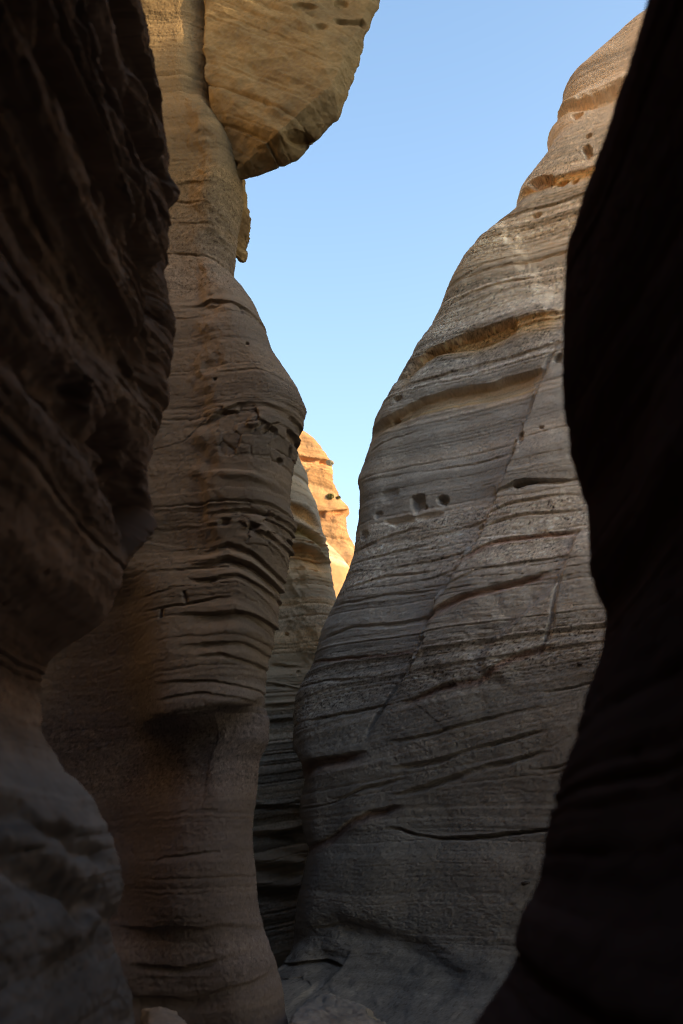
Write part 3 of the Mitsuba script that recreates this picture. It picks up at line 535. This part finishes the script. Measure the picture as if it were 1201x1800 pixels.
# ================================================================ boulders made of hulls
def hull_rock(pts, seg, seed, sm=6, lump=0.05, fine=0.02, strat=0.0, fs=1.0, dip=(0, 0, 1), pits=0.0):
    m = manifold3d.Manifold.hull_points(np.asarray(pts, np.float64)).refine_to_length(seg)
    q = m.to_mesh()
    t = trimesh.Trimesh(q.vert_properties[:, :3], q.tri_verts, process=False)
    trimesh.smoothing.filter_taubin(t, iterations=sm)
    V = np.array(t.vertices); N = np.array(t.vertex_normals)
    D = lump * 2 * (meshkit.fbm(V * 1.3 * fs, 4, seed) - 0.5) + fine * 2 * (meshkit.fbm(V * 7 * fs, 4, seed + 3) - 0.5)
    if strat:
        b = V @ np.asarray(dip, float) + 0.1 * meshkit.noise(V * fs, seed + 9)
        w = np.stack([b * 6 * fs, V[:, 0] * 0.5 * fs, V[:, 1] * 0.5 * fs], 1)
        r = np.random.RandomState(seed)
        for mean, am, nw in ((0.22, 1.0, 0.02), (0.07, 0.45, 0.01)):
            B = -20 + np.cumsum(mean * np.clip(r.lognormal(-0.1, 0.6, 4000), 0.25, 3)); k = np.clip(np.searchsorted(B, b) - 1, 0, 3998)
            H = r.rand(4000)[k]; g = meshkit.noise(np.stack([V[:, 0] * 1.1, V[:, 1] * 1.1, k * 3.3], 1), seed + 4)
            D += strat * am * ((H * 0.5 + g - 0.75) - 0.9 * r.rand(4000)[k] ** 2 * np.exp(-((b - B[k]) / nw) ** 2) * (0.3 + g))
    if pits:
        D -= pits * ss(0.68, 0.80, meshkit.noise(V * np.array([5, 5, 8]), seed + 21)) * ss(0.45, 0.6, meshkit.noise(V * 1.2, seed + 22))
    V = V + N * D[:, None]
    return V, np.array(t.faces)

def rock_color(V, base, second, seed, fs=1.0, speck=0.2):
    c = np.ones((len(V), 3), np.float32) * np.asarray(base, np.float32)
    c = mixc(c, second, ss(0.4, 0.7, meshkit.fbm(V * 2.0 * fs, 4, seed)))
    g = 1 + speck * 1.5 * (meshkit.noise(V * 40 * fs, seed + 1) - 0.5) + speck * (meshkit.noise(V * 90 * fs, seed + 2) - 0.5)
    return np.clip(c * g[:, None], 0.01, 0.85)

bp = [(-1.469,6.900,11.557), (-1.349,6.860,9.497), (-1.311,6.860,8.490), (-1.073,6.850,8.038), (-0.764,6.760,7.830), (-0.574,6.700,7.731), (-0.369,6.680,7.979), (-0.092,6.650,8.229), (0.014,6.800,8.431),
      (-1.084,7.120,7.538), (-0.952,7.100,7.542), (-0.744,7.050,7.572), (-0.575,7.000,7.589), (-0.409,6.980,7.631), (-0.221,6.900,7.785), (-0.035,6.820,7.958), (0.035,6.850,8.220), (0.024,6.850,8.309),
      (0.130,6.900,8.776), (0.227,6.900,9.136), (0.413,6.900,9.580), (0.719,7.000,10.847), (-0.569,6.750,9.820), (-0.623,6.900,11.995), (0.329,7.300,13.070), (-0.943,6.780,9.114), (-0.003,6.740,9.070), (-1.369,9.500,15.875), (0.804,9.000,15.129)]
V, F = hull_rock(bp, 0.011, 5, sm=1, lump=0.07, fine=0.03, strat=0.025, dip=(0.55, 0.1, 0.83), pits=0.06)
put('balanced_boulder', (V, F), rock_color(V, (0.21, 0.155, 0.08), (0.15, 0.112, 0.062), 8), label='large overhanging boulder resting on the brown column at the top left, against the sky', category='boulder')
gp = [(-1.190,7.900,8.164), (-1.040,7.900,8.164), (-0.968,7.900,7.804), (-0.937,7.800,7.504), (-0.945,7.800,7.231), (-0.974,7.800,7.083), (-1.108,7.700,7.160), (-1.139,7.600,7.491), (-1.295,8.600,8.736), (-1.107,8.600,8.563), (-1.070,8.600,7.873), (-1.241,8.600,7.724)]
V, F = hull_rock(gp, 0.012, 6, sm=4, lump=0.05, fine=0.025, fs=3, strat=0.03)
put('golden_rock', (V, F), rock_color(V, (0.30, 0.21, 0.10), (0.16, 0.11, 0.06), 9), label='small golden rock wedged behind the brown column under the overhanging boulder', category='rock')
fp = [(-1.007,5.200,0.757), (-0.978,5.200,0.839), (-0.927,5.200,0.857), (-0.868,5.200,0.837), (-0.778,5.100,0.803), (-0.717,5.000,0.740), (-1.091,5.600,0.773), (-0.903,5.600,0.762), (-0.966,5.000,0.573), (-0.680,5.000,0.573), (-0.784,4.800,0.618), (-0.802,4.850,0.769), (-0.920,4.900,0.783)]
V, F = hull_rock(fp, 0.01, 16, sm=10, lump=0.02, fine=0.008, fs=2)
put('pale_stone', (V, F), rock_color(V, (0.23, 0.205, 0.18), (0.20, 0.18, 0.16), 12, fs=2), label='smooth pale stone at the bottom edge, below the brown column', category='stone')

lp = [(-0.355,6.400,0.518), (-0.327,6.900,0.527), (-0.243,7.200,0.558), (-0.105,7.400,0.563), (0.039,7.300,0.531), (0.195,7.100,0.493), (0.448,6.800,0.411), (-0.002,6.000,0.490), (-0.199,6.000,0.490), (-0.412,7.500,0.116), (0.489,7.500,0.080), (-0.136,6.300,-0.013), (0.166,6.300,-0.013), (-0.071,8.200,0.387)]
V, F = hull_rock(lp, 0.01, 26, sm=8, lump=0.06, fine=0.03, fs=2, strat=0.05, dip=(0.75, 0.1, 0.6))
put('floor_rock', (V, F), rock_color(V, (0.21, 0.20, 0.19), (0.155, 0.148, 0.14), 13, fs=2), label='low pale ridged rock on the canyon floor at the foot of the grey cliff', category='rock')

# ================================================================ ground
gx = np.concatenate([np.linspace(-400, -8, 30), np.linspace(-7.5, 8, 240), np.linspace(9, 400, 30)]); gy = np.concatenate([np.linspace(-300, -4, 20), np.linspace(-3.5, 26, 420), np.linspace(27, 700, 40)])
X, Y = np.meshgrid(gx, gy)
Zg = 0.25 * (fb(X * 0.6, Y * 0.6, 3, 4) - 0.5) + 0.03 * (fb(X * 6, Y * 6, 5, 3) - 0.5)
nr, ncol = X.shape
i = np.arange(nr - 1)[:, None] * ncol; j = np.arange(ncol - 1)[None]
q = np.stack([i + j, i + j + 1, i + ncol + j + 1, i + ncol + j], -1).reshape(-1, 4)
cg = np.ones((nr, ncol, 3), np.float32) * np.array((0.20, 0.175, 0.155), np.float32) * (0.8 + 0.4 * fb(X * 3, Y * 3, 6, 4))[..., None]
put('canyon_floor', (np.stack([X, Y, Zg], -1).reshape(-1, 3), np.vstack([q[:, [0, 1, 2]], q[:, [0, 2, 3]]])), cg, kind='structure')

# ================================================================ unseen walls added to block light behind and bounce sun from the left
bz = rows((-0.3, 9, 0.25))
PLANES['BW'] = ((-7.0, -6.0, 1.7), (1, 0, 0), (0, -1, 0), 0.05)  # unseen rear wall, added to keep light out from behind
BW = Loft('BW', bz, [(0, -1), (0, 12)], None, 0.5, 0.5, 14.0, 4.0, 0.25)
BW.strata(91, amp=1.0)
put('added_canyon_wall', BW.build(), palette(BW, 91, ((0.33, 0.29, 0.25), (0.27, 0.245, 0.22), (0.38, 0.315, 0.26))), kind='structure')

PLANES['LR'] = ((-4.5, 16.0, 1.7), (0, -1, 0), (-1, 0, 0), 0.06)  # unseen massif, added to bounce warm sunlight onto the cliffs
LR = Loft('LR', rows((-0.3, 24, 0.3)), [(0, -1), (0, 30)], None, 1.0, 1.0, 30.0, 6.0, 0.3)
LR.strata(95, amp=1.5)
put('added_canyon_wall_001', LR.build(), palette(LR, 95, ((0.52, 0.41, 0.28), (0.48, 0.38, 0.265), (0.54, 0.43, 0.30))), kind='structure')

# ================================================================ things on the far cliff
kp = [(-1.081,58.200,25.745), (-0.843,58.000,25.832), (-0.568,58.000,25.705), (-0.528,58.000,25.536), (-0.723,58.000,25.367), (-1.001,58.200,25.491), (-0.993,60.000,26.621), (-0.582,59.400,26.241), (-0.661,59.400,25.982)]
V, F = hull_rock(kp, 0.05, 31, sm=2, lump=0.06, fine=0.05, fs=1.0)
put('perched_rock', (V, F), rock_color(V, (0.30, 0.25, 0.15), (0.24, 0.20, 0.12), 19), label='tiny dark rock jutting from the outline of the orange sunlit cliff', category='rock')
scene['leaf'] = {'type': 'twosided', 'b': {'type': 'diffuse', 'reflectance': {'type': 'mesh_attribute', 'name': 'vertex_color'}}}
def bush(key, at, size, seed, label):
    r = np.random.RandomState(seed)
    d = np.array(at) - np.array((0, 0, 1.7)); 
    c = np.array(at)
    n = 500
    q = r.randn(n, 3); q /= np.linalg.norm(q, axis=1, keepdims=True); q *= (0.35 + 0.65 * r.rand(n, 1) ** 0.5) * (0.75 + 0.5 * meshkit.noise(q * 2.0, seed)[:, None])
    q = c + q * np.array(size) + np.array((0, 0, 0.25 * size[2]))
    a = r.randn(n, 3); a /= np.linalg.norm(a, axis=1, keepdims=True); b = np.cross(a, r.randn(n, 3)); b /= np.linalg.norm(b, axis=1, keepdims=True)
    l = 0.055 + 0.05 * r.rand(n, 1)
    V = np.stack([q - a * l, q + b * l * 0.45, q + a * l, q - b * l * 0.45], 1).reshape(-1, 3)
    f = np.arange(n)[:, None] * 4
    F = np.vstack([f + [0, 1, 2], f + [0, 2, 3]])
    col = np.repeat(np.array((0.22, 0.19, 0.075)) * (0.6 + 0.8 * r.rand(n, 1)), 4, 0)
    scene[key + '__crown'] = mikit.ply(trimesh.Trimesh(V, F, process=False), 'leaf', smooth=False, color=col)
    st = []
    for k in range(5):
        e = c + r.randn(3) * np.array(size) * 0.35 + np.array((0, 0, 0.3 * size[2]))
        st.append(trimesh.creation.cylinder(radius=0.02, segment=[c + np.array((0.1, 0.5, -0.6 * size[2])), e], sections=6))
    m = trimesh.util.concatenate(st)
    scene[key + '__stem'] = mikit.ply(m, 'leaf', smooth=True, color=np.tile((0.12, 0.085, 0.05), (len(m.vertices), 1)))
    labels[key] = dict(label=label, category='bush')
bush('bush', (-0.80, 60.85, 24.13), (0.24, 0.22, 0.20), 3, 'small olive bush growing on the face of the orange sunlit cliff, the larger of two')
bush('bush_001', (-0.20, 61.25, 24.24), (0.11, 0.10, 0.09), 4, 'tiny olive bush nearest the outline of the orange sunlit cliff')
for k in ('bush', 'bush_001'): labels[k]['group'] = 'bushes on the sunlit cliff'
